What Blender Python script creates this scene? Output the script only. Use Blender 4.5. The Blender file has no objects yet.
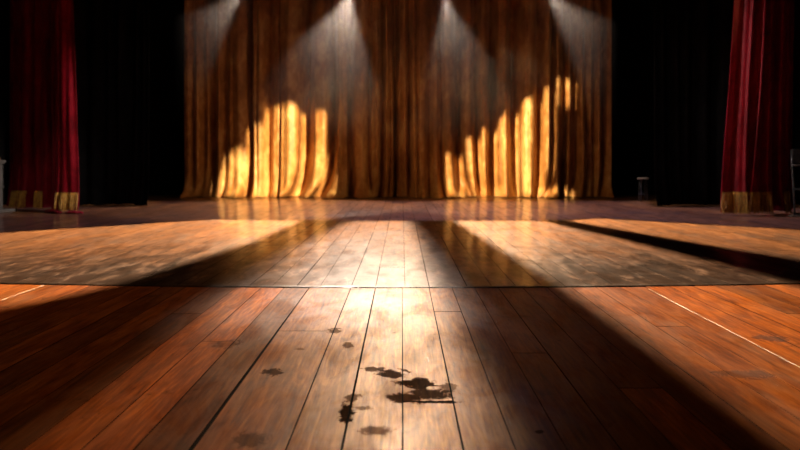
import bpy, bmesh, math, random
import numpy as np
from mathutils import Vector, Matrix

PI = math.pi
C = bpy.context.scene.collection
FPX, CAMH, VX, HY = 700.0, 0.85, 402.0, 161.0      # focal length in px (800 wide), eye height, vanishing point

def G(px, py, z=0.0):                               # a point of the floor seen at a pixel
    d = FPX * (CAMH - z) / (py - HY)
    return Vector(((px - VX) * d / FPX, d, z))
def V(px, py, y):                                   # a point of an upright plane at depth y
    return Vector(((px - VX) * y / FPX, y, CAMH + (HY - py) * y / FPX))

# ------------------------------------------------------------------ objects
def obj(name, me, mat=None, parent=None, smooth=False):
    o = bpy.data.objects.new(name, me); C.objects.link(o)
    if mat: me.materials.append(mat)
    if parent: o.parent = parent
    if smooth:
        me.polygons.foreach_set('use_smooth', [True] * len(me.polygons))
    return o
def bobj(name, bm, mat=None, parent=None, smooth=False):
    me = bpy.data.meshes.new(name); bm.normal_update(); bm.to_mesh(me); bm.free()
    return obj(name, me, mat, parent, smooth)
def tag(o, label, cat, group=None):
    o['label'] = label; o['category'] = cat
    if group: o['group'] = group
    return o
def thing(name, label, cat, loc=(0, 0, 0), group=None):
    o = bpy.data.objects.new(name, None); C.objects.link(o); o.location = loc
    o.empty_display_size = .1
    return tag(o, label, cat, group)
def struct(o):
    o['kind'] = 'structure'; return o

def box(bm, x0, x1, y0, y1, z0, z1, bev=0.0, M=None):
    r = bmesh.ops.create_cube(bm, size=1.0)
    vs = r['verts']
    for v in vs:
        v.co = Vector((x0 + (v.co.x + .5) * (x1 - x0), y0 + (v.co.y + .5) * (y1 - y0), z0 + (v.co.z + .5) * (z1 - z0)))
    if bev:
        es = list({e for v in vs for e in v.link_edges})
        rr = bmesh.ops.bevel(bm, geom=es, offset=bev, segments=2, affect='EDGES', profile=.5)
        vs = list({v for f in rr['faces'] for v in f.verts} | {v for v in vs if v.is_valid})
    if M is not None:
        for v in vs: v.co = M @ v.co
    return vs
def tube(bm, pts, r, n=10, cap=True):
    pts = [Vector(p) for p in pts]; rings = []
    for i, p in enumerate(pts):
        d = (pts[min(i + 1, len(pts) - 1)] - pts[max(i - 1, 0)]).normalized()
        a = d.cross(Vector((0, 0, 1)) if abs(d.z) < .9 else Vector((1, 0, 0))).normalized(); b = d.cross(a)
        rings.append([bm.verts.new(p + (a * math.cos(2 * PI * k / n) + b * math.sin(2 * PI * k / n)) * r) for k in range(n)])
    for A, B in zip(rings, rings[1:]):
        for k in range(n): bm.faces.new((A[k], A[(k + 1) % n], B[(k + 1) % n], B[k]))
    if cap: bm.faces.new(rings[0][::-1]); bm.faces.new(rings[-1])
def lathe(bm, prof, n=28, M=None):                  # prof: (radius, height) along local z
    rings = []
    for r, z in prof:
        if r < 1e-5: rings.append([bm.verts.new((0, 0, z))])
        else: rings.append([bm.verts.new((r * math.cos(2 * PI * k / n), r * math.sin(2 * PI * k / n), z)) for k in range(n)])
    for A, B in zip(rings, rings[1:]):
        for k in range(n):
            a, a2, b, b2 = A[k % len(A)], A[(k + 1) % len(A)], B[k % len(B)], B[(k + 1) % len(B)]
            f = [a, a2, b2, b]; g = []
            for v in f:
                if v not in g: g.append(v)
            if len(g) > 2: bm.faces.new(g)
    if M is not None:
        for R in rings:
            for v in R: v.co = M @ v.co

# ------------------------------------------------------------------ materials
class NT:
    def __init__(s, name):
        s.m = bpy.data.materials.new(name); s.m.use_nodes = True; s.t = s.m.node_tree
        s.n = s.t.nodes; s.b = s.n['Principled BSDF']; s.out = s.n['Material Output']
    def new(s, t, **kw):
        x = s.n.new(t)
        for k, v in kw.items(): setattr(x, k, v)
        return x
    def put(s, sock, v):
        if v is None: return
        if isinstance(v, bpy.types.NodeSocket): s.t.links.new(v, sock)
        else: sock.default_value = v
    def math(s, op, a, b=None, c=None, clamp=False):
        x = s.new('ShaderNodeMath', operation=op, use_clamp=clamp)
        s.put(x.inputs[0], a); s.put(x.inputs[1], b); s.put(x.inputs[2], c); return x.outputs[0]
    def vec(s, op, a, b=None):
        x = s.new('ShaderNodeVectorMath', operation=op); s.put(x.inputs[0], a); s.put(x.inputs[1], b)
        return x.outputs['Value' if op in ('LENGTH', 'DISTANCE') else 'Vector']
    def noise(s, v, scale, detail=4, rough=.55, dist=0.0):
        x = s.new('ShaderNodeTexNoise'); s.put(x.inputs['Vector'], v)
        x.inputs['Scale'].default_value = scale; x.inputs['Detail'].default_value = detail
        x.inputs['Roughness'].default_value = rough; x.inputs['Distortion'].default_value = dist
        return x.outputs['Fac']
    def ramp(s, f, stops):
        x = s.new('ShaderNodeValToRGB'); s.put(x.inputs[0], f); e = x.color_ramp.elements
        while len(e) < len(stops): e.new(.5)
        for i, (p, c) in enumerate(stops):
            e[i].position = p; e[i].color = (*c, 1) if len(c) == 3 else c
        return x.outputs[0]
    def step(s, f, a, b):                           # smooth 0..1 between a and b
        x = s.new('ShaderNodeMapRange', interpolation_type='SMOOTHSTEP'); s.put(x.inputs[0], f)
        x.inputs[1].default_value = a; x.inputs[2].default_value = b; return x.outputs[0]
    def mix(s, f, a, b, mode='MIX'):
        x = s.new('ShaderNodeMix', data_type='RGBA', blend_type=mode); s.put(x.inputs[0], f)
        for sock, v in ((x.inputs[6], a), (x.inputs[7], b)):
            s.put(sock, (*v, 1) if isinstance(v, tuple) and len(v) == 3 else v)
        return x.outputs[2]
    def bump(s, h, strength, dist):
        x = s.new('ShaderNodeBump'); s.put(x.inputs['Height'], h); x.inputs['Strength'].default_value = strength
        x.inputs['Distance'].default_value = dist; s.t.links.new(x.outputs[0], s.b.inputs['Normal'])
    def set(s, **kw):
        for k, v in kw.items():
            s.put(s.b.inputs[k.replace('_', ' ')], (*v, 1) if isinstance(v, tuple) and len(v) == 3 else v)
        return s.m

def plain(name, col, rough=.5, metal=0.0, spec=.5, sheen=0.0, nscale=30, namt=.25):
    t = NT(name); tc = t.new('ShaderNodeTexCoord').outputs['Object']
    n = t.noise(tc, nscale, 4)
    d = tuple(c * (1 - namt) for c in col); l = tuple(min(1, c * (1 + namt)) for c in col)
    t.set(Base_Color=t.ramp(n, [(.3, d), (.7, l)]), Roughness=rough, Metallic=metal)
    t.b.inputs['Specular IOR Level'].default_value = spec
    t.b.inputs['Sheen Weight'].default_value = sheen
    return t.m

def velvet(name, dark, mid, light, rough, sheen, sheen_tint, mott=2.2, spec=.3):
    t = NT(name); P = t.new('ShaderNodeTexCoord').outputs['Object']
    st = t.vec('MULTIPLY', P, (1.0, 1.0, .65))
    big = t.noise(st, mott, 4, .6, .6)
    mid_n = t.noise(st, mott * 4.5, 4, .6, .6)
    fine = t.noise(t.vec('MULTIPLY', P, (1, 1, .15)), 60, 3)
    f = t.math('ADD', t.math('MULTIPLY', big, .6), t.math('MULTIPLY', mid_n, .4))
    col = t.ramp(f, [(.38, dark), (.49, mid), (.60, light)])
    col = t.mix(.04, col, t.ramp(fine, [(.3, dark), (.7, light)]))
    t.set(Base_Color=col, Roughness=t.math('ADD', t.math('MULTIPLY', f, -.3), rough + .15))
    t.b.inputs['Specular IOR Level'].default_value = spec
    t.b.inputs['Sheen Weight'].default_value = sheen
    t.b.inputs['Sheen Roughness'].default_value = .4
    t.b.inputs['Sheen Tint'].default_value = (*sheen_tint, 1)
    t.bump(t.math('ADD', mid_n, t.math('MULTIPLY', fine, .04)), .16, .02)
    return t.m

def wood(name, dark, mid, light, rough, wear_col, wear, stains=(), spec=.5, rvar=.18, edge_wear=False):
    t = NT(name); P = t.new('ShaderNodeTexCoord').outputs['Object']
    at = t.new('ShaderNodeAttribute', attribute_name='tone')
    sp = t.new('ShaderNodeSeparateColor'); t.t.links.new(at.outputs['Color'], sp.inputs[0])
    seed, val, hue = sp.outputs[0], sp.outputs[1], sp.outputs[2]
    off = t.new('ShaderNodeCombineXYZ'); t.put(off.inputs[0], t.math('MULTIPLY', seed, 31.0)); t.put(off.inputs[1], t.math('MULTIPLY', seed, 57.0)); t.put(off.inputs[2], t.math('MULTIPLY', seed, 13.0))
    Q = t.vec('ADD', P, off.outputs[0])
    grain = t.noise(t.vec('MULTIPLY', Q, (1.0, .055, 1.0)), 75, 6, .62, .5)
    broad = t.noise(t.vec('MULTIPLY', Q, (1.0, .14, 1.0)), 15, 4, .6, 1.2)
    f = t.math('ADD', t.math('MULTIPLY', grain, .45), t.math('MULTIPLY', broad, .55))
    col = t.ramp(f, [(.36, dark), (.5, mid), (.64, light)])
    col = t.mix(hue, col, t.mix(1.0, col, (1.0, .80, .38), 'MULTIPLY'))
    vm = t.math('MULTIPLY_ADD', val, 1.7, .15)
    vc = t.new('ShaderNodeCombineColor'); [t.put(vc.inputs[i], vm) for i in range(3)]
    col = t.mix(1.0, col, vc.outputs[0], 'MULTIPLY')
    # worn, dusty places and dirt: blotches of their own, drawn out along the boards
    w1 = t.noise(t.vec('MULTIPLY', P, (1, .5, 1)), 1.7, 7, .68, .8)
    w2 = t.noise(t.vec('MULTIPLY', P, (1, .3, 1)), 9, 6, .7, .6)
    wf = t.step(t.math('ADD', t.math('MULTIPLY', w1, .6), t.math('MULTIPLY', w2, .4)), .46, .62)
    col = t.mix(t.math('MULTIPLY', wf, wear), col, wear_col)
    grime = t.step(t.noise(t.vec('MULTIPLY', P, (1, .6, 1)), 5.5, 8, .72, 1.5), .60, .70)
    if edge_wear:                                   # trodden grey near the front edge of the deck
        sx = t.new('ShaderNodeSeparateXYZ'); t.t.links.new(P, sx.inputs[0])
        ew = t.math('ADD', sx.outputs[1], t.math('MULTIPLY', t.math('SUBTRACT', w2, .5), 5.0))
        ew = t.math('SUBTRACT', 1.0, t.step(ew, 5.2, 8.0))
        col = t.mix(t.math('MULTIPLY', ew, .93), col, t.ramp(w2, [(.40, (.020, .015, .012)), (.55, (.062, .042, .032)), (.70, (.30, .20, .14))]))
    col = t.mix(t.math('MULTIPLY', grime, .55), col, (.02, .012, .008))
    scr = t.step(t.noise(t.vec('MULTIPLY', t.vec('ADD', P, (3.1, 7.7, 0)), (1, .06, 1)), 46, 5, .8, .2), .62, .68)
    scr = t.math('MULTIPLY', scr, t.step(t.noise(P, 2.3, 3), .45, .58))
    col = t.mix(t.math('MULTIPLY', scr, .45), col, (.42, .33, .26))
    rg = t.math('ADD', rough - rvar * .5, t.math('MULTIPLY', t.noise(t.vec('MULTIPLY', P, (1, .35, 1)), 7, 7, .7, .5), rvar * 1.0))
    rg = t.math('ADD', rg, t.math('MULTIPLY', wf, .08))
    if stains:
        nz = t.noise(t.vec('MULTIPLY', P, (1, .8, 1)), 22, 8, .72, .8)
        tot = None
        for (cx, cy, rx, ry, k) in stains:
            d = t.vec('LENGTH', t.vec('MULTIPLY', t.vec('SUBTRACT', P, (cx, cy, 0)), (.8 / rx, .8 / ry, 0)))
            d = t.math('ADD', d, t.math('MULTIPLY', t.math('SUBTRACT', nz, .5), 3.2))
            m = t.math('MULTIPLY', t.math('SUBTRACT', 1.0, t.step(d, .72, 1.05)), k)
            tot = m if tot is None else t.math('MAXIMUM', tot, m)
        col = t.mix(tot, col, (.018, .012, .009))
        rg = t.math('ADD', rg, t.math('MULTIPLY', tot, .4))
    t.set(Base_Color=col, Roughness=rg)
    dirt = t.math('MULTIPLY', grime, .6) if not stains else t.math('MAXIMUM', t.math('MULTIPLY', grime, .6), tot)
    if edge_wear:
        ax = t.math('ABSOLUTE', sx.outputs[0]); keep = t.step(ax, .2, 1.3)     # the middle boards keep more of their varnish
        dull = t.math('MULTIPLY', t.math('MULTIPLY', ew, t.math('MULTIPLY_ADD', keep, .6, .3)), .95)
        dirt = t.math('MAXIMUM', dirt, dull)
        t.put(t.b.inputs['Coat Weight'], t.math('MULTIPLY_ADD', dull, -.45, .5))
    t.put(t.b.inputs['Specular IOR Level'], t.math('MULTIPLY', t.math('MULTIPLY', t.math('SUBTRACT', 1.0, dirt), t.math('MULTIPLY_ADD', t.step(t.noise(t.vec('MULTIPLY', P, (1, .45, 1)), 5.0, 6, .7, .8), .36, .62), 1.3, .35)), spec))
    t.bump(t.math('ADD', t.math('MULTIPLY', grain, .25), t.math('MULTIPLY', w2, .8)), .14, .006)
    return t.m

def emis(name, col, s):
    t = NT(name); t.set(Base_Color=(.05, .05, .05)); t.b.inputs['Emission Color'].default_value = (*col, 1)
    t.b.inputs['Emission Strength'].default_value = s; return t.m

ST = []
for px, py, rx, ry, k in ((392, 374, .055, .05, .85), (417, 383, .075, .05, .9), (430, 394, .07, .06, .85), (405, 398, .05, .05, .8),
                          (374, 369, .04, .03, .7), (448, 387, .03, .05, .6), (346, 412, .022, .09, .95), (352, 398, .02, .04, .6),
                          (273, 372, .035, .045, .8), (250, 438, .05, .05, .55), (335, 331, .03, .05, .7), (363, 408, .03, .02, .5),
                          (228, 344, .05, .06, .45), (348, 345, .02, .05, .6), (441, 402, .06, .012, .95), (300, 349, .02, .02, .5), (375, 430, .05, .03, .4),
                          (540, 432, .012, .012, .8), (770, 338, .07, .05, .6), (745, 375, .09, .05, .5)):
    p = G(px, py); ST.append((p.x, p.y, rx, ry, k))
M_APRON = wood('varnished_wood', (.13, .033, .006), (.31, .088, .013), (.50, .17, .032), .42, (.34, .17, .06), .25, ST, .19)
M_DECK = wood('worn_stage_wood', (.10, .042, .018), (.29, .125, .048), (.46, .23, .10), .36, (.07, .05, .038), .6, edge_wear=True)
_b = M_DECK.node_tree.nodes['Principled BSDF']; _b.inputs['Coat Roughness'].default_value = .16
M_EDGE = wood('splintered_edge', (.12, .06, .03), (.36, .20, .10), (.6, .4, .24), .4, (.03, .02, .015), .5)
M_GAP = plain('dust_in_gaps', (.006, .004, .003), .95, spec=.1)
M_BLACK = plain('black_paint', (.006, .006, .006), .9, spec=.15, nscale=3)
M_GOLD = velvet('gold_velvet', (.24, .092, .018), (.40, .175, .042), (.60, .35, .12), .50, .3, (1, .75, .35), mott=1.35, spec=.35)
M_RED = velvet('red_velvet', (.17, .003, .010), (.29, .006, .018), (.38, .012, .030), .5, .2, (1, .2, .25), 3.0, .25)
M_BLKV = velvet('black_velour', (.003, .003, .003), (.006, .006, .006), (.010, .010, .010), .8, .0, (.6, .6, .6), 3.0, .08)
M_FRINGE = plain('gold_fringe', (.85, .42, .06), .55, sheen=.2, nscale=45, namt=.45)
M_METAL = plain('black_metal', (.015, .015, .016), .45, .6)
M_STEEL = plain('grey_steel', (.16, .16, .17), .4, .8)
M_STEELD = plain('grey_panel', (.05, .052, .055), .5, .2)
M_STONE = plain('grey_stone_paint', (.17, .165, .15), .7, nscale=12)
M_GILT = plain('gilded_plaster', (.30, .15, .05), .5, .2, nscale=12)
M_PALE = plain('pale_laminate', (.35, .31, .29), .4)
M_LENS = emis('lamp_glass', (1, .86, .74), 2.5)

# ------------------------------------------------------------------ floor of boards
def edge(x): return 4.685 + .155 * (x / 2.76) ** 2 if abs(x) < 4.2 else 4.685 + .155 * (4.2 / 2.76) ** 2

def boards(specs, name, mat, seed):
    """specs: (xl_near, xr_near, xl_far, xr_far, y0, y1, top, curved0, curved1, tone)"""
    rnd = random.Random(seed)
    vs, fs, tones, mi = [], [], [], []
    N = 4
    for (ln, rn, lf, rf, y0, y1, z, c0, c1, tone) in specs:
        def loop(ins, zz):
            out = []
            for k in range(N + 1):
                q = k / N; x = ln + ins + (rn - ln - 2 * ins) * q
                y = (edge(x) if c0 else y0) + ins
                if c0 and 0 < k < N: y += jit0[k]
                out.append((x, y, zz))
            for k in range(N, -1, -1):
                q = k / N; x = lf + ins + (rf - lf - 2 * ins) * q
                y = (edge(x) - .006 if c1 else y1) - ins
                if c1 and 0 < k < N: y -= abs(jit1[k])
                out.append((x, y, zz))
            return out
        jit0 = [rnd.uniform(-.004, .004) for _ in range(N + 1)]; jit1 = [rnd.uniform(-.003, .003) for _ in range(N + 1)]
        b = len(vs); n = 2 * (N + 1)
        L = [loop(0, -.0058), loop(0, z - .0014), loop(.0012, z)]
        for l in L: vs += l
        for a in range(2):
            for k in range(n):
                fs.append((b + a * n + k, b + a * n + (k + 1) % n, b + (a + 1) * n + (k + 1) % n, b + (a + 1) * n + k)); tones.append(tone); mi.append(1)
        for k in range(N):
            fs.append((b + 2 * n + k, b + 2 * n + k + 1, b + 2 * n + n - 2 - k, b + 2 * n + n - 1 - k)); tones.append(tone); mi.append(0)
    me = bpy.data.meshes.new(name); me.from_pydata(vs, [], fs)
    a = me.attributes.new('tone', 'FLOAT_COLOR', 'FACE')
    a.data.foreach_set('color', [c for t in tones for c in (*t, 1.0)])
    o = obj(name, me, mat); me.materials.append(M_GAP); me.polygons.foreach_set('material_index', mi)
    return struct(o)

R = random.Random(5)
# the apron: boundaries of the boards, seen from the centre outwards: x, gap near, gap far
mid_b = [(-1.955, .0008, .0008), (-1.79, .0008, .0008), (-1.62, .003, .003), (-1.455, .0008, .0008), (-1.285, .0008, .0008), (-1.115, .0008, .0008), (-.945, .002, .001), (-.79, .002, .001),
         (-.622, .020, .004), (-.342, .002, .003), (-.178, .006, .005), (0.002, .003, .001), (.181, .005, .002), (.335, .0008, .0008), (.486, .0008, .0008), (.645, .003, .001),
         (.81, .0008, .0008), (.975, .0008, .0008), (1.14, .0008, .0008), (1.305, .0008, .0008), (1.47, .0008, .0008), (1.64, .003, .003), (1.81, .0008, .0008), (1.975, .003, .003), (2.14, .0008, .0008)]
bs = [(-1.955 - .165 * k, .0008, .0008) for k in range(40, 0, -1)] + mid_b + [(2.14 + .165 * k, .0008, .0008) for k in range(1, 40)]
tones_mid = {-1.955: (.42, .2), -1.79: (.55, .5), -1.62: (.35, .2), -1.455: (.62, .4), -1.285: (.34, .3), -1.115: (.80, .85), -.945: (.84, .75), -.79: (.30, .25), -.622: (.60, .3), -.342: (.64, .1), -.178: (.66, .05), .002: (.62, .12),
             .181: (.50, .2), .335: (.36, .3), .486: (.40, .35), .645: (.36, .4), .81: (.42, .45), .975: (.40, .45), 1.14: (.48, .55), 1.305: (.46, .6), 1.47: (.5, .6), 1.64: (.80, .7), 1.81: (.72, .65), 1.975: (.78, .6)}
joints = {-.342: None, -.622: [3.50], .002: [2.475], .81: [2.62], -.945: [3.3], 1.305: [3.6], -1.285: [3.9], -.79: [], -.178: [], .181: [3.95], .645: [], 1.64: [], .486: [3.1]}
tone2 = {.002: (.74, .6), .81: (.85, .75), -.622: (.60, .2), .486: (.40, .3)}
sp = []
for i in range(len(bs) - 1):
    x0, gn, gf = bs[i]; x1, hn, hf = bs[i + 1]
    key = x0 if x0 in tones_mid else None
    js = joints.get(x0, None)
    if js is None:
        js = [] if key is not None else ([R.uniform(1.5, 4.2)] if R.random() < .8 else [])
    ys = [.1] + js + [6.0]
    for k in range(len(ys) - 1):
        last = k == len(ys) - 2
        if key is not None:
            v, h = tones_mid[x0]
            if k == 0 and len(ys) > 2 and x0 in tone2: v, h = tone2[x0]
        else: v, h = R.uniform(.3, .75), R.uniform(.2, .7)
        def gx(x, a, b, y): return (a + (b - a) * min(1, max(0, (y - 2) / 2.2))) / 2
        ya, yb = ys[k] + (.002 if k else 0), ys[k + 1] - (.002 if not last else 0)
        ee = 4.7
        sp.append((x0 + gx(x0, gn, gf, ya), x1 - gx(x1, hn, hf, ya), x0 + gx(x0, gn, gf, min(yb, ee)), x1 - gx(x1, hn, hf, min(yb, ee)),
                   ya, yb, R.uniform(-.0006, .0004), False, last, (R.random(), v, h)))
boards(sp, 'floor_apron', M_APRON, 1)
# the raised stage deck behind the seam
sp = []
xs = [-8.9]
while xs[-1] < 8.7: xs.append(xs[-1] + R.uniform(.155, .178))
# keep the seams seen in the centre
fix = [-.342, -.178, .02, .181]
xs = [x for x in xs if not -.42 < x < .26] + fix; xs.sort()
DZ = .006
for x0, x1 in zip(xs, xs[1:]):
    y = 4.6 + R.uniform(.9, 3.0); ys = [4.6]
    while y < 16.6:
        ys.append(y); y += R.uniform(1.8, 3.4)
    ys.append(17.38)
    for k in range(len(ys) - 1):
        g = .0005 if R.random() < .7 else .0025
        sp.append((x0 + g, x1 - .0005, x0 + g, x1 - .0005, ys[k] + (.0015 if k else 0), ys[k + 1] - .0015, DZ + R.uniform(-.001, .0006), k == 0, False,
                   (R.random(), R.uniform(.38, .62), R.uniform(.0, .35))))
boards(sp, 'floor_deck', M_DECK, 2)
bm = bmesh.new(); box(bm, -9, 9, .1, 17.4, -.14, -.0052)
struct(bobj('floor', bm, M_GAP))
# worn strip of timber along the front edge of the deck, broken in places
bm = bmesh.new(); rj = random.Random(8); x = -4.6
while x < 4.6:
    L = rj.uniform(.25, .9); n = max(3, int(L / .05)); rows = []
    top = DZ + rj.uniform(.000, .0035)
    for k in range(n + 1):
        xx = x + L * k / n; e = edge(xx)
        a = e - .004 + rj.uniform(-.004, .003); b = e + .035 + rj.uniform(-.012, .012)
        rows.append([bm.verts.new(c) for c in ((xx, a, -.004 + rj.uniform(0, .004)), (xx, a - .001, DZ * .25 + rj.uniform(0, .001)), (xx, a + .018 + rj.uniform(0, .008), top + rj.uniform(-.001, .001)), (xx, b, top - .0005), (xx, b, .002))])
    for A, B in zip(rows, rows[1:]):
        for k in range(5): bm.faces.new((A[k], B[k], B[(k + 1) % 5], A[(k + 1) % 5]))
    bm.faces.new(rows[0]); bm.faces.new(rows[-1][::-1])
    x += L + rj.choice((.003, .003, .02, .07))
struct(bobj('trim_1', bm, M_EDGE))
# thin pale strips laid along two seams of the apron
M_SEAM_LINE = plain('pale_seam_line', (.55, .38, .24), .5, nscale=60)
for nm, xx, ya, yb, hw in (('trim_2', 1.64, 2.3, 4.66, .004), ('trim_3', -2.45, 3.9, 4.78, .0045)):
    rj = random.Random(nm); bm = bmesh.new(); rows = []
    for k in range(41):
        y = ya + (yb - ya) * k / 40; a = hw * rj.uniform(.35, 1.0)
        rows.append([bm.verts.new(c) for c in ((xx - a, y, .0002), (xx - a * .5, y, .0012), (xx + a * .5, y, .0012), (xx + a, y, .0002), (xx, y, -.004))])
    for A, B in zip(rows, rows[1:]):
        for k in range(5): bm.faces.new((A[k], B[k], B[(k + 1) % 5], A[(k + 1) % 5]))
    struct(bobj(nm, bm, M_SEAM_LINE))
# room shell
for nm, b in (('wall_back', (-9.1, 9.1, 17.4, 17.6, -.14, 8.6)), ('wall_left', (-9.2, -9, 4, 17.6, -.14, 8.6)), ('wall_right', (9, 9.2, 4, 17.6, -.14, 8.6)),
              ('ceiling', (-9.2, 9.2, 4, 17.6, 8.6, 8.75))):
    bm = bmesh.new(); box(bm, *b); struct(bobj(nm, bm, M_BLACK))

# ------------------------------------------------------------------ draped cloth
def vnoise(seed, n=64):
    r = np.random.RandomState(seed); t = r.rand(n + 2)
    def f(x):
        x = np.asarray(x, float) % n; i = np.floor(x).astype(int); q = x - i; q = q * q * (3 - 2 * q)
        return t[i] * (1 - q) + t[i + 1] * q
    return f

class Drape:
    """A hanging cloth: path(u) on the floor, folds given as valleys, spreading into a puddle at the hem."""
    def __init__(s, path, top, valleys, amp, seed, z0=.0, flare=.2, flare_h=.2, side=None, ripple=.04, rfreq=2.3):
        s.path = np.array(path, float); s.top = top; s.v = valleys; s.amp = amp; s.sw = .38; s.z0 = z0
        s.fl, s.fh = flare, flare_h; s.side = side; s.rip = ripple; s.rf = rfreq
        s.n1, s.n2, s.n3, s.n4 = (vnoise(seed * 7 + k) for k in range(4))
        d = np.hypot(*np.diff(s.path, axis=0).T); s.cum = np.r_[0, np.cumsum(d)]; s.L = s.cum[-1]
    def pt(s, t, z, out=0.0):                       # t: metres along the path
        x = np.interp(t, s.cum, s.path[:, 0]); y = np.interp(t, s.cum, s.path[:, 1])
        zz = np.maximum(z - s.z0, 0)
        p = np.zeros_like(t + z)
        for (c, w, d, sway) in s.v:
            cc = c + sway * np.exp(-zz / s.sw) + .05 * (s.n3(z * .45 + c * 3.1) - .5)
            ww = w * (1 + .5 * np.exp(-zz / .3))
            p = np.maximum(p, 0) if False else p + d * np.exp(-((t - cc) / ww) ** 2)
        tw = t + .06 * (s.n4(z * .5 + t * .2) - .5)
        r = s.rip * ((s.n1(tw * s.rf) - .5) * 1.3 + .6 * (s.n2(tw * s.rf * 2.7) - .5)) * (1 + .6 * np.exp(-zz / .5))
        r2 = .055 * (s.n3(tw * 6.1 + 9) - .5) * (.4 + .9 * s.n4(tw * 1.1 + 3)) * .8 + .022 * (s.n1(tw * 11 + 5) - .5)
        wr = r2 + .012 * (s.n2(t * 5 + z * 1.3) - .5) + .006 * (s.n1(t * 9 - z * 2.1) - .5)
        hem = np.exp(-(zz / s.fh) ** 1.3)
        ridge = np.clip(1 - p / max(s.amp, 1e-3), 0, 1)
        fl = s.fl * hem * (.35 + .65 * ridge) * (.6 + .8 * s.n4(t * 1.7))
        yy = y + s.amp * 0 + p - r * 1.6 - wr - fl - out
        if s.side is not None: x = x + s.side(t, z)
        return x, yy, z + 0 * t
    def mesh(s, name, mat, parent=None, dt=.014, thick=.006, zs=None):
        nt = int(s.L / dt) + 1; t = np.linspace(0, s.L, nt)
        if zs is None:
            q = np.linspace(0, 1, 84); zs = s.z0 + (s.top - s.z0) * (q ** 2.2)
        T, Z = np.meshgrid(t, zs)
        Z = Z + np.where(Z - s.z0 < .3, (1 - np.clip((Z - s.z0) / .3, 0, 1)) * .018 * s.n1(T * 6.3), 0)
        X, Y, Z = s.pt(T, Z)
        co = np.stack([X, Y, Z], -1).reshape(-1, 3)
        i = np.arange((len(zs) - 1) * nt).reshape(len(zs) - 1, nt)[:, :-1].ravel()
        q = np.stack([i, i + 1, i + nt + 1, i + nt], -1)
        me = bpy.data.meshes.new(name); me.from_pydata(co.tolist(), [], q.tolist())
        o = obj(name, me, mat, parent, True)
        m = o.modifiers.new('cloth thickness', 'SOLIDIFY'); m.thickness = thick; m.offset = -1
        return o

YC = 16.0
def vx(px): return (px - VX) * YC / FPX
def gold(px0, px1, val, seed, extra=()):
    x0 = vx(px0); x1 = vx(px1)
    vals = [(vx(p) - x0, w * YC / FPX, d, sw) for p, w, d, sw in val]
    return Drape([(x0, YC), (x1, YC)], 5.7, vals, .26, seed, z0=DZ + .006, flare=.34, flare_h=.15, ripple=.13, rfreq=2.6)
LV = [(190, 3, .16, -.05), (200, 4, .3, -.12), (211, 5.5, .42, -.12), (223, 4.5, .30, -.08), (248.8, 2.8, .42, -.08), (256, 1.8, .07, 0), (267, 3.8, .26, -.04), (279, 1.2, .12, -.03),
      (306.5, 6.3, .62, -.30), (331.5, 4.6, .5, -.34), (343, 2.5, .12, -.1), (350, 3, .16, 0), (368, 3.4, .3, .08), (374, 2, .16, .06), (381, 3, .3, -.06), (389, 2, .22, -.05), (394, 2.6, .55, 0)]
RV = [(397.5, 2.6, .55, 0), (402, 2.4, .26, .05), (409, 3.2, .32, .06), (417, 2, .14, .05), (430, 3, .16, 0), (441, 2.8, .22, .12), (459, 6.8, .48, .24), (476.5, 3.6, .42, .16), (493.5, 4.0, .48, .05), (502, 1.5, .06, 0),
      (515, 6.0, .62, .06), (527, 1.6, .06, 0), (539.8, 4.6, .46, -.04), (553, 3.2, .30, -.16), (566, 3, .26, -.12), (577, 6, .44, -.04), (589, 3.6, .3, -.03), (597, 2.6, .22, -.02), (606, 2.6, .2, -.06)]
d = gold(182, 395.4, LV, 3)
tag(d.mesh('gold_curtain', M_GOLD), 'gold velvet back curtain left of the centre gap', 'curtain', 'gold back curtains')
d = gold(396.6, 613, RV, 4)
tag(d.mesh('gold_curtain.001', M_GOLD), 'gold velvet back curtain right of the centre gap', 'curtain', 'gold back curtains')

def fringe(dr, name, parent, z_top, z_bot, t0, t1, seed, zw=.05):
    rnd = random.Random(seed); bm = bmesh.new()
    n = int((t1 - t0) / .02); rows = []
    for k in range(n + 1):                           # woven heading
        t = np.array([t0 + (t1 - t0) * k / n])
        R_ = []
        for z, o in ((z_top + .025, .008), (z_top + .02, .018), (z_top - .02, .018), (z_top - .025, .008)):
            x, y, zz = dr.pt(t, np.array([z]), o); R_.append(bm.verts.new((x[0], y[0], zz[0])))
        rows.append(R_)
    for A, B in zip(rows, rows[1:]):
        for k in range(3): bm.faces.new((A[k], A[k + 1], B[k + 1], B[k]))
    t = t0
    while t < t1:                                    # hanging threads
        w = rnd.uniform(.007, .013); lean = rnd.uniform(-.012, .012); zb = z_bot + rnd.uniform(-.01, .02)
        prev = None
        for j in range(5):
            q = j / 4; z = z_top - (z_top - zb) * q
            tt = np.array([t + lean * q]); x, y, zz = dr.pt(tt, np.array([z]), .020 + rnd.uniform(0, .014))
            ring = [bm.verts.new((x[0] + dx * w, y[0] + dy * w, z)) for dx, dy in ((-.5, 0), (0, -.55), (.5, 0), (0, .45))]
            if prev:
                for k in range(4): bm.faces.new((prev[k], prev[(k + 1) % 4], ring[(k + 1) % 4], ring[k]))
            prev = ring
        bm.faces.new(prev)
        t += w * rnd.uniform(.75, 1.1)
    return bobj(name, bm, M_FRINGE, parent)

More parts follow.
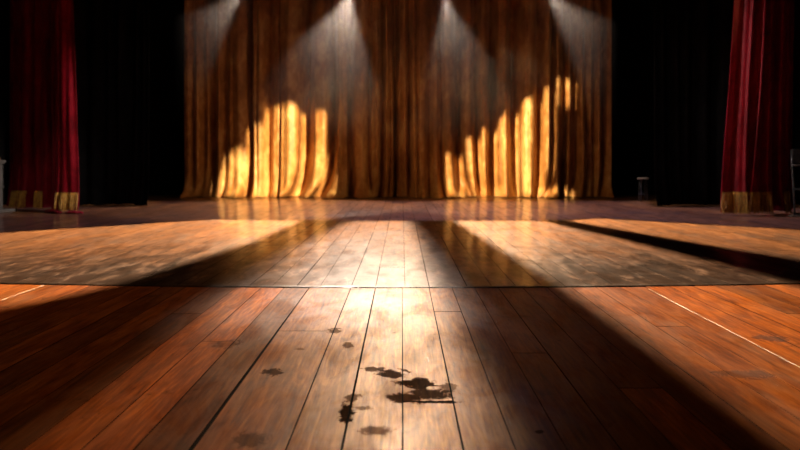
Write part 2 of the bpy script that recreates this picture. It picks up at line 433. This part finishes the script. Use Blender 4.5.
def puddle(name, mat, parent, pts, r, seed):         # rolled-over hem lying on the boards
    rnd = random.Random(seed); bm = bmesh.new(); rings = []
    for i, (x, y) in enumerate(pts):
        q = i / (len(pts) - 1); rr = r * (.35 + .65 * math.sin(PI * min(1, max(0, q * .9 + .05)))) * rnd.uniform(.85, 1.15)
        rings.append([bm.verts.new((x + rnd.uniform(-.01, .01), y + math.cos(a) * rr * 1.6, DZ + max(0, (math.sin(a) * .62 + .55)) * rr + .001)) for a in [2 * PI * k / 14 + .0 for k in range(14)]])
    for A, B in zip(rings, rings[1:]):
        for k in range(14): bm.faces.new((A[k], B[k], B[(k + 1) % 14], A[(k + 1) % 14]))
    bm.faces.new(rings[0]); bm.faces.new(rings[-1][::-1])
    o = bobj(name, bm, mat, parent, True)
    m = o.modifiers.new('soft', 'SUBSURF'); m.levels = 1; m.render_levels = 2
    return o

# left red curtain: recedes towards the wing
pL = [G(15, 208), G(22, 208.5), G(45, 210), G(60, 211.5), G(79.5, 213)]
pL = [(p.x * (p.y - .17) / p.y, p.y - .32) for p in pL]
def sideL(t, z):
    L = Lcum
    return -.125 * (np.clip(t / L, 0, 1) ** 3) * np.clip((z - .25) / 3.4, 0, 1) ** .8
t_ = np.array(pL); Lc = np.r_[0, np.cumsum(np.hypot(*np.diff(t_, axis=0).T))]; Lcum = Lc[-1]
def tl(px): return float(np.interp(px, [15, 22, 45, 60, 79.5], Lc))
dl = Drape(pL, 6.2, [(tl(18), .03, .12, 0), (tl(27), .03, .10, 0), (tl(36), .06, .28, 0), (tl(52), .085, .30, .0), (tl(60), .03, .12, .02), (tl(66), .022, .10, -.03), (tl(79.5), .17, .20, 0)], .3, 11,
           z0=DZ + .045, flare=.10, flare_h=.3, side=sideL, ripple=.05, rfreq=3.2)
t = thing('red_curtain', 'red velvet house curtain with gold fringe on the left of the stage', 'curtain', (0, 0, 0), 'red house curtains')
dl.mesh('velvet_drape', M_RED, t, .011)
for a, b in ((20, 33), (40, 47), (61, 79.3)):
    fringe(dl, 'fringe', t, .315, .055, tl(a), tl(b), int(a))
a = G(48, 212.2); b = G(64, 213.6)
puddle('hem', M_RED, t, [(a.x + (b.x - a.x) * k / 8, a.y - .10 + (b.y - a.y) * k / 8 + .02 * math.sin(k * 1.7)) for k in range(9)], .06, 2)
a = G(66, 213.8); b = G(85, 213.8)
puddle('hem', M_RED, t, [(a.x + (b.x - a.x) * k / 8, a.y - .05 + .02 * math.sin(k * 2.1)) for k in range(9)], .045, 3)
# right red curtain
pR = [G(720, 215.6), G(740, 215.4), G(765, 215), G(778, 214), G(792, 212.5)]
pR = [(p.x * (p.y - .10) / p.y, p.y - .10) for p in pR]; tR = np.array(pR); Rc = np.r_[0, np.cumsum(np.hypot(*np.diff(tR, axis=0).T))]; RL = Rc[-1]
def tr(px): return float(np.interp(px, [720, 740, 765, 778, 792], Rc))
def sideR(t, z):
    return .20 * ((1 - np.clip(t / RL, 0, 1)) ** 2) * np.clip((z - .2) / 3.2, 0, 1) ** .8 + .05 * np.clip((z - .2) / 3.2, 0, 1)
drr = Drape(pR, 6.2, [(tr(733), .05, .04, 0), (tr(741), .016, -.06, .05), (tr(747), .04, .06, 0), (tr(753.5), .02, -.09, -.12), (tr(762), .05, .12, 0), (tr(774), .055, .30, 0), (tr(784), .02, -.05, 0), (tr(789), .03, .12, 0)], .3, 12,
            z0=DZ + .05, flare=.08, flare_h=.4, side=sideR, ripple=.04, rfreq=3.0)
drr.sw = .8
t = thing('red_curtain', 'red velvet house curtain with gold fringe on the right of the stage', 'curtain', (0, 0, 0), 'red house curtains')
drr.mesh('velvet_drape', M_RED, t, .011)
for a, b in ((720.5, 769), (779, 788)):
    fringe(drr, 'fringe', t, .345, .035, tr(a), tr(b), int(a))

# black side curtains (legs)
def leg(px_a, px_b, pya, pyb, vals, seed, label, Yadd=0):
    a, b = G(px_a, pya), G(px_b, pyb)
    L = math.hypot(b.x - a.x, b.y - a.y); s_ = L / (px_b - px_a)
    dr = Drape([(a.x, a.y), (b.x, b.y)], 6.4, [((p - px_a) * s_, w * s_, dd, sw) for p, w, dd, sw in vals], .2, seed, z0=DZ + .004, flare=.12, flare_h=.25)
    return tag(dr.mesh('black_curtain', M_BLKV, None, .016), label, 'curtain', 'black side curtains')
leg(-20, 149, 206, 206, [(0, 6, .1, 0), (25, 6, .2, 0), (50, 6, .2, 0), (84, 5, .16, 0), (101, 5, .2, 0), (112, 4, .18, -.05), (127, 5, .26, -.1), (138, 2.5, .12, -.12), (145, 1.4, .1, 0)], 21, 'black velour side curtain left of the gold curtain, beside the red curtain')
leg(654, 830, 206.5, 206.5, [(660, 2.2, .12, .04), (672, 5, .24, .1), (684, 3, .16, .1), (697, 5, .2, 0), (715, 5, .2, 0), (740, 6, .2, 0), (770, 6, .2, 0), (800, 6, .2, 0)], 22, 'black velour side curtain right of the gold curtain, behind the little stool')

# ------------------------------------------------------------------ things in the wings
# pedestal and column at the left edge
p = G(-8, 212.5); s = p.y / FPX
t = thing('column', 'grey pedestal carrying a gilded column shaft at the left edge of the stage', 'column', (p.x, p.y, DZ))
def prism(name, lst, mat, parent):
    bm = bmesh.new()
    for (w, z0, z1, bv) in lst: box(bm, -w, w, -w, w, z0, z1, bv)
    return bobj(name, bm, mat, parent)
prism('plinth', [(.27, 0, .045, .008)], M_STONE, t)
prism('pedestal', [(.125, .045, .06, .003), (.115, .06, .40, .006), (.13, .40, .425, .005), (.115, .425, .80, .006)], M_STONE, t)
prism('pedestal_cap', [(.135, .80, .825, .006), (.15, .825, .86, .008)], M_STONE, t)
bm = bmesh.new()
lathe(bm, [(0, .86), (.125, .86), (.125, .90), (.105, .92), (.10, .96), (.095, 2.6), (.085, 4.6), (.11, 4.66), (.12, 4.72), (0, 4.72)])
bobj('shaft', bm, M_GILT, t, True)

# metal frame chair at the right edge
p = G(803, 216.5); px_m = FPX / p.y
t = thing('metal_chair', 'grey tubular metal chair at the right edge of the stage', 'chair', (p.x, p.y, DZ))
for sx in (-.155, .285):
    bm = bmesh.new(); tube(bm, [(sx, -.05, .015), (sx + .0, -.02, .4), (sx + .0, .02, .80), (sx, .05, 1.02)], .014); bobj('rear_leg', bm, M_STEEL, t, True)
    bm = bmesh.new(); tube(bm, [(sx + .05, -.48, .015), (sx + .05, -.44, .40)], .013); bobj('front_leg', bm, M_STEEL, t, True)
bm = bmesh.new(); box(bm, -.17, .30, -.47, -.01, .40, .43, .01); bobj('seat', bm, M_STEELD, t)
bm = bmesh.new(); box(bm, -.15, .28, .02, .05, .80, 1.03, .01); bobj('backrest', bm, M_STEELD, t)
bm = bmesh.new(); tube(bm, [(-.155, .01, .78), (.285, .01, .78)], .013); bobj('back_rail', bm, M_STEEL, t, True)
bm = bmesh.new(); box(bm, -.22, .32, -.52, -.40, .0, .02, .005); bobj('foot_rail', bm, M_PALE, t)
bm = bmesh.new(); box(bm, -.22, .32, -.10, .02, .0, .02, .005); bobj('foot_rail', bm, M_PALE, t)

# little stool with a pale top in the right wing
p = G(643, 201.5)
t = thing('stool', 'small dark stool with a pale top in the shade right of the gold curtain', 'stool', (p.x, p.y, DZ))
bm = bmesh.new(); lathe(bm, [(0, .46), (.10, .46), (.115, .468), (.115, .485), (.105, .495), (0, .495)]); bobj('seat', bm, M_PALE, t, True)
for k in range(4):
    a = PI / 4 + k * PI / 2; bm = bmesh.new()
    tube(bm, [(.10 * math.cos(a), .10 * math.sin(a), 0), (.075 * math.cos(a), .075 * math.sin(a), .462)], .011); bobj('leg', bm, M_STEELD, t, True)
bm = bmesh.new(); tube(bm, [(.092 * math.cos(2 * PI * k / 20), .092 * math.sin(2 * PI * k / 20), .16) for k in range(21)], .006, 8, False); bobj('foot_ring', bm, M_STEELD, t, True)

# ------------------------------------------------------------------ lamps
def look(d, up=Vector((0, 0, 1))):
    w = d.normalized(); u = w.cross(up)
    if u.length < 1e-4: u = Vector((1, 0, 0))
    u.normalize(); v = u.cross(w)
    return u, v, w
def spot(name, parent, loc, d, W, col, ang, blend, rad):
    L = bpy.data.lights.new(name, 'SPOT'); L.energy = W; L.color = col; L.spot_size = math.radians(ang); L.spot_blend = blend; L.shadow_soft_size = rad
    o = bpy.data.objects.new(name, L); C.objects.link(o); o.location = loc
    o.rotation_euler = (-d).to_track_quat('Z', 'Y').to_euler()
    if parent is not None: o.parent = parent
    return o

def batten(y, z, x0, x1, label):
    bm = bmesh.new(); tube(bm, [(x0, y, z), (x1, y, z)], .025, 14)
    t = tag(bobj('lighting_bar', bm, M_METAL, None, True), label, 'lighting bar')
    for x in (x0 + .4, (x0 + x1) / 2 + .13, x1 - .4):
        bm = bmesh.new(); tube(bm, [(x, y, z), (x, y, 8.6)], .006, 6); bobj('suspension_cable', bm, M_METAL, t)

batten(14.9, 4.86, -5, 5, 'black lighting bar above the gold curtain carrying the four hazy lamps')
def par(px, py, ang, fwd, W, ds, label):
    P = V(px, py, 14.9); dv = Vector((math.tan(math.radians(ang)), -math.tan(math.radians(fwd)), -1)).normalized()
    t = thing('stage_spotlight', label, 'stage light', P, 'lamps above the gold curtain')
    u, v, w = look(dv, Vector((0, 1, 0)))
    M = Matrix((u, v, w)).transposed().to_4x4()       # local z = beam
    M4 = M @ Matrix.Translation((0, 0, -.0))
    bm = bmesh.new()
    lathe(bm, [(.150, -.02), (.172, -.02), (.172, .03), (.165, .03), (.165, -.005), (.150, -.012)], M=M4); bobj('front_ring', bm, M_METAL, t, True)
    bm = bmesh.new(); lathe(bm, [(.16, -.005), (.158, -.20), (.13, -.30), (.085, -.36), (.05, -.38), (0, -.38)], M=M4); bobj('housing', bm, M_METAL, t, True)
    bm = bmesh.new(); lathe(bm, [(0, .012), (.08, .006), (.15, -.01), (.15, -.016), (0, -.016)], M=M4); bobj('lens', bm, M_LENS, t, True)
    c = M4 @ Vector((0, 0, -.16)); top = Vector((c.x * .0, c.y * .0, 4.86 - P.z - .032))
    bm = bmesh.new(); tube(bm, [M4 @ Vector((-.158, 0, -.15)), M4 @ Vector((-.19, 0, -.15)), M4 @ Vector((-.19, 0, -.30)) * .6 + top * .4, top, M4 @ Vector((.19, 0, -.30)) * .6 + top * .4, M4 @ Vector((.19, 0, -.15)), M4 @ Vector((.158, 0, -.15))], .011, 8); bobj('yoke', bm, M_METAL, t, True)
    bm = bmesh.new(); box(bm, -.03, .03, -.04, .04, top.z - .03, top.z + .004, .006); bobj('clamp', bm, M_METAL, t)
    spot('lamp', t, dv * .05, dv, W, (1, .78, .62), ds, .30, .07)
par(243.5, -7, -41, 22, 380, 50, 'leftmost of the four hazy stage lamps, its beam leaning far left')
par(351, -7, -13, 22, 950, 58, 'hazy stage lamp left of the curtain gap with the brightest beam')
par(444.5, -6, 8, 22, 500, 46, 'hazy stage lamp just right of the curtain gap, shining almost straight down')
par(546, -7, 38, 22, 370, 48, 'rightmost of the four hazy stage lamps, its beam leaning far right')

def profile_lamp(pos, target, polys, W, col, label, group, hang, rad=.004, pd=.35, margin=.05):
    """A profile spot: an unseen lamp behind an added plate, openings cut to the wanted light."""
    pos = Vector(pos); u, v, w = look(Vector(target) - pos)
    P2 = []
    for poly in polys:
        q = []
        for p in poly:
            d_ = Vector(p) - pos; k = pd / d_.dot(w); q.append((d_.dot(u) * k, d_.dot(v) * k))
        P2.append(q)
    ax = [a for q in P2 for a, b in q]; ay = [b for q in P2 for a, b in q]
    x0, x1, y0, y1 = min(ax) - margin, max(ax) + margin, min(ay) - margin, max(ay) + margin
    t = thing('profile_spotlight', label, 'stage light', pos, group)
    M = Matrix((u, v, w)).transposed().to_4x4()
    cu = bpy.data.curves.new('light_mask_plate', 'CURVE'); cu.dimensions = '2D'; cu.fill_mode = 'BOTH'
    for q in [[(x0, y0), (x1, y0), (x1, y1), (x0, y1)]] + P2:
        s_ = cu.splines.new('POLY'); s_.points.add(len(q) - 1); s_.use_cyclic_u = True
        for i, (a, b) in enumerate(q): s_.points[i].co = (a, b, 0, 1)
    tmp = bpy.data.objects.new('tmp', cu); C.objects.link(tmp)
    dg = bpy.context.evaluated_depsgraph_get(); me = bpy.data.meshes.new_from_object(tmp.evaluated_get(dg))
    bpy.data.objects.remove(tmp)
    me.transform(M @ Matrix.Translation((0, 0, pd)))
    o = obj('light_mask_plate', me, M_METAL, t); m = o.modifiers.new('plate', 'SOLIDIFY'); m.thickness = .0015  # added unseen plate, its holes projected back from the wanted light pools
    bm = bmesh.new()
    th = .012
    for b in ((x0 - th, x0, y0 - th, y1 + th, -.12, pd + .03), (x1, x1 + th, y0 - th, y1 + th, -.12, pd + .03), (x0, x1, y0 - th, y0, -.12, pd + .03), (x0, x1, y1, y1 + th, -.12, pd + .03), (x0 - th, x1 + th, y0 - th, y1 + th, -.14, -.12)):
        box(bm, *b, M=M)
    bobj('housing', bm, M_METAL, t)
    bm = bmesh.new(); tube(bm, [(0, 0, .0 + max(abs(y0), abs(y1)) + .0), (0, 0, hang - pos.z - .027)], .014, 8); bobj('hanging_arm', bm, M_METAL, t, True)
    far = max(math.hypot(a, b) for a, b in ((x0, y0), (x1, y0), (x0, y1), (x1, y1)))
    spot('lamp', t, Vector((0, 0, 0)), w, W, col, min(170, 2 * math.degrees(math.atan2(far, pd))), .0, rad)
    return t

WARM = (1, .66, .33)
batten(14.2, 6.5, -4, 4, 'black lighting bar high over the stage carrying the back lights')
batten(12.2, 6.5, -3, 3, 'black lighting bar over the middle of the stage carrying two lamps')
def gp(*pts): return [G(*p, DZ) for p in pts]
KW = 9000
profile_lamp((-.5, 12.2, 5.6), G(380, 260), [gp((350, 221), (409, 221), (440, 290), (452, 320), (205, 320), (240, 290), (300, 248))], 5200, (1, .82, .68),
             'added profile spotlight brightening the front middle of the deck, out of sight', 'back lights', 6.5, .012)  # added second lamp, lifts only the middle of the deck
profile_lamp((1.6, 12.2, 5.4), G(400, 210), [gp((-60, 236), (0, 232), (215, 219), (350, 220.5), (543, 220.5), (600, 218), (800, 229.5), (870, 233), (870, 208), (653, 207), (648, 201), (155, 201), (149, 207), (-60, 207))], 1350, (.66, .54, 1.0),
             'added lavender profile spotlight tinting the back of the stage floor, out of sight', 'back lights', 6.5, .008)  # added lamp that gives the upstage floor its lavender sheen
profile_lamp((0, 14.2, 5.6), G(390, 300), [gp((350, 221), (409, 221), (440, 290), (508, 450), (520, 480), (-30, 480), (10, 450), (100, 388), (240, 290), (300, 248))], 3800, (1, .62, .36),
             'black profile spotlight over the middle of the stage, out of sight', 'back lights', 6.5)
profile_lamp((-.3, 14.2, 5.6), G(120, 245), [gp((300, 221), (215, 219.5), (0, 233), (-200, 246), (-200, 335), (0, 307), (60, 296), (115, 284), (247, 244))], 20000, (1, .70, .44),
             'black profile spotlight aimed at the left floor, out of sight', 'back lights', 6.5)
profile_lamp((.3, 14.2, 5.6), G(640, 260), [gp((455, 221), (543, 221), (660, 249), (800, 285), (1000, 335), (1000, 490), (870, 490), (800, 441), (694, 369), (640, 333), (575, 291), (530, 266)), gp((567, 220.5), (600, 218.5), (800, 230), (1000, 241), (1000, 296), (800, 260), (680, 240))], 14500, (1, .70, .44),
             'black profile spotlight aimed at the right floor, out of sight', 'back lights', 6.5)
# unseen front lamps; plates cut in strips keep the fold gaps of the curtain dark
def cp(*pts): return [V(a, b, YC - .1) for a, b in pts]
profile_lamp((6.6, 3.5, 5.4), V(285, 150, YC), [cp((231.3, 170.5), (239.3, 148.5), (247.0, 143.5), (249.2, 178.5), (246.7, 190.0), (239.7, 196.6), (226.3, 196.6), (228.3, 178.5)), cp((249.8, 149.5), (256.3, 144.5), (257.3, 124.5), (263.0, 120.5), (265.7, 146.5), (265.7, 183.5), (268.7, 192.0), (270.2, 196.6), (250.3, 196.6), (249.3, 183.5)), cp((275.3, 104.5), (289.0, 102.5), (303.2, 105.5), (302.7, 148.5), (300.7, 168.5), (295.7, 183.5), (287.7, 194.0), (281.7, 196.6), (267.8, 196.6), (268.3, 148.5), (268.3, 124.5), (273.3, 117.5)), cp((309.3, 110.5), (320.0, 107.5), (329.7, 111.5), (329.7, 138.5), (328.7, 163.5), (323.7, 178.5), (313.7, 190.0), (306.7, 196.6), (295.3, 196.6), (304.3, 183.5), (308.3, 168.5), (309.3, 138.5)), cp((329.3, 163.5), (334.0, 148.5), (336.7, 178.5), (329.7, 196.6), (320.3, 196.6), (326.3, 186.5))], 56000, (1, .74, .42),
             'black front profile spotlight aimed at the left gold curtain', 'front lights', 6.4, .0024)
profile_lamp((-6.6, 3.5, 5.4), V(510, 150, YC), [cp((443.3, 153.5), (452.0, 150.5), (454.7, 173.5), (459.7, 190.0), (464.7, 196.6), (448.3, 196.6), (444.3, 183.5)), cp((463.3, 137.5), (473.0, 134.5), (477.7, 168.5), (481.7, 186.5), (486.7, 196.6), (472.3, 196.6), (466.3, 183.5), (463.8, 163.5)), cp((477.8, 128.5), (489.5, 125.5), (491.7, 163.5), (488.7, 178.5), (490.7, 190.0), (492.7, 196.6), (484.8, 196.6), (478.3, 178.5)), cp((495.3, 118.5), (510.0, 107.5), (511.2, 138.5), (508.7, 173.5), (507.7, 190.0), (511.7, 196.6), (491.3, 196.6), (495.3, 173.5)), cp((518.3, 102.5), (526.3, 100.5), (535.5, 98.5), (537.7, 163.5), (542.7, 186.5), (547.7, 196.6), (522.3, 196.6), (518.3, 190.0), (517.8, 148.5)), cp((541.3, 90.5), (548.0, 85.5), (549.2, 118.5), (548.7, 163.5), (544.0, 178.5), (541.3, 148.5)), cp((555.8, 76.5), (562.7, 76.5), (562.2, 102.5), (557.0, 103.5)), cp((548.3, 192.0), (560.0, 183.5), (563.7, 192.0), (557.7, 196.6), (547.3, 196.6))], 56000, (1, .74, .42),
             'black front profile spotlight aimed at the right gold curtain', 'front lights', 6.4, .0024)
batten(3.5, 6.4, -7.2, 7.2, 'black lighting bar over the audience side carrying the front lights')
# unseen soft lamps without fixtures, mostly added fill
for sx_ in (-1, 1):
    a_ = Vector((8.2 * sx_, 7.0, 4.6)); b_ = V(402 - 105 * sx_, 165, YC)
    spot('curtain_fill', None, a_, b_ - a_, 740, (1, .54, .20), 26, 1.0, .12)  # added fill raking the dim gold folds from both sides
spot('floor_fill', None, (-1.6, 5.0, 7.8), Vector((0, 0, -1)), 190, (1, .52, .22), 66, 1.0, .4)  # added overhead warm fill for the shaded foreground boards
def aim(name, a, b, W, col, ang, blend=.8, rad=.1):
    a, b = Vector(a), Vector(b); return spot(name, None, a, b - a, W, col, ang, blend, rad)
aim('side_wash', (2.2, 8.0, 5.0), (-5.35, 11.4, 1.2), 1700, (1, .8, .72), 20, 1.0)
aim('side_wash', (-2.2, 4.5, 5.0), (-6.05, 12.0, .3), 170, (1, .8, .6), 11, 1.0)  # added narrow fill for the shaded left fringe lobes
aim('side_wash', (-3.0, 9.0, 5.0), (5.6, 11.0, 1.8), 1100, (1, .8, .72), 28, 1.0)
aim('leg_fill', (0, 6, 6), (-5.2, 13.2, 1.5), 90, (1, .95, .9), 22)  # added faint fills so the black side curtains show
aim('leg_fill', (0, 6, 6), (5.4, 13.2, 1.5), 90, (1, .85, .8), 22)

# ------------------------------------------------------------------ haze in the beams
bm = bmesh.new(); box(bm, -4.55, 4.3, 13.9, 15.25, .01, 4.27)
hz = bobj('haze', bm); hz['kind'] = 'stuff'; hz['label'] = 'thin stage haze lit by the lamps'
m = bpy.data.materials.new('stage_haze'); m.use_nodes = True; nt = m.node_tree; nt.nodes.clear()
vs = nt.nodes.new('ShaderNodeVolumeScatter'); vs.inputs['Density'].default_value = .035; vs.inputs['Color'].default_value = (.95, .92, .90, 1); vs.inputs['Anisotropy'].default_value = .0
tc = nt.nodes.new('ShaderNodeTexCoord'); sx = nt.nodes.new('ShaderNodeSeparateXYZ'); nt.links.new(tc.outputs['Object'], sx.inputs[0])
def mr(sock, a, b, lo, hi):
    x = nt.nodes.new('ShaderNodeMapRange'); x.interpolation_type = 'SMOOTHSTEP'; nt.links.new(sock, x.inputs[0])
    for i, v in enumerate((a, b, lo, hi)): x.inputs[i + 1].default_value = v
    return x.outputs[0]
def mul(a, b):
    x = nt.nodes.new('ShaderNodeMath'); x.operation = 'MULTIPLY'; nt.links.new(a, x.inputs[0]); nt.links.new(b, x.inputs[1]); return x.outputs[0]
ab = nt.nodes.new('ShaderNodeMath'); ab.operation = 'ABSOLUTE'; nt.links.new(sx.outputs[0], ab.inputs[0])
nz = nt.nodes.new('ShaderNodeTexNoise'); nz.inputs['Scale'].default_value = 1.3; nz.inputs['Detail'].default_value = 3; nt.links.new(tc.outputs['Object'], nz.inputs['Vector'])
dens = mul(mul(mr(sx.outputs[2], 1.1, 3.9, 0, .055), mr(ab.outputs[0], 4.5, 3.6, 0.15, 1)), mr(nz.outputs['Fac'], .2, .8, .55, 1.45))
nt.links.new(dens, vs.inputs['Density'])
no = nt.nodes.new('ShaderNodeOutputMaterial'); nt.links.new(vs.outputs[0], no.inputs['Volume'])
hz.data.materials.append(m)

# ------------------------------------------------------------------ world, camera, view
w = bpy.data.worlds.new('dark_house'); bpy.context.scene.world = w; w.use_nodes = True
bgn = w.node_tree.nodes['Background']; bgn.inputs[0].default_value = (1, .7, .5, 1); bgn.inputs[1].default_value = .0015
cam = bpy.data.cameras.new('camera'); co = bpy.data.objects.new('camera', cam); C.objects.link(co)
co.location = (0, 0, CAMH); co.rotation_euler = (PI / 2, 0, 0)
cam.sensor_width = 36; cam.lens = FPX / 800 * 36
cam.shift_x = -(VX - 400) / 800; cam.shift_y = -(225 - HY) / 800
cam.dof.use_dof = True; cam.dof.focus_distance = 3.6; cam.dof.aperture_fstop = 2.2
sc = bpy.context.scene; sc.camera = co
sc.view_settings.view_transform = 'Standard'; sc.view_settings.look = 'None'; sc.view_settings.gamma = 1; sc.view_settings.exposure = 0
sc.cycles.use_denoising = True; sc.cycles.max_bounces = 6; sc.cycles.volume_bounces = 0
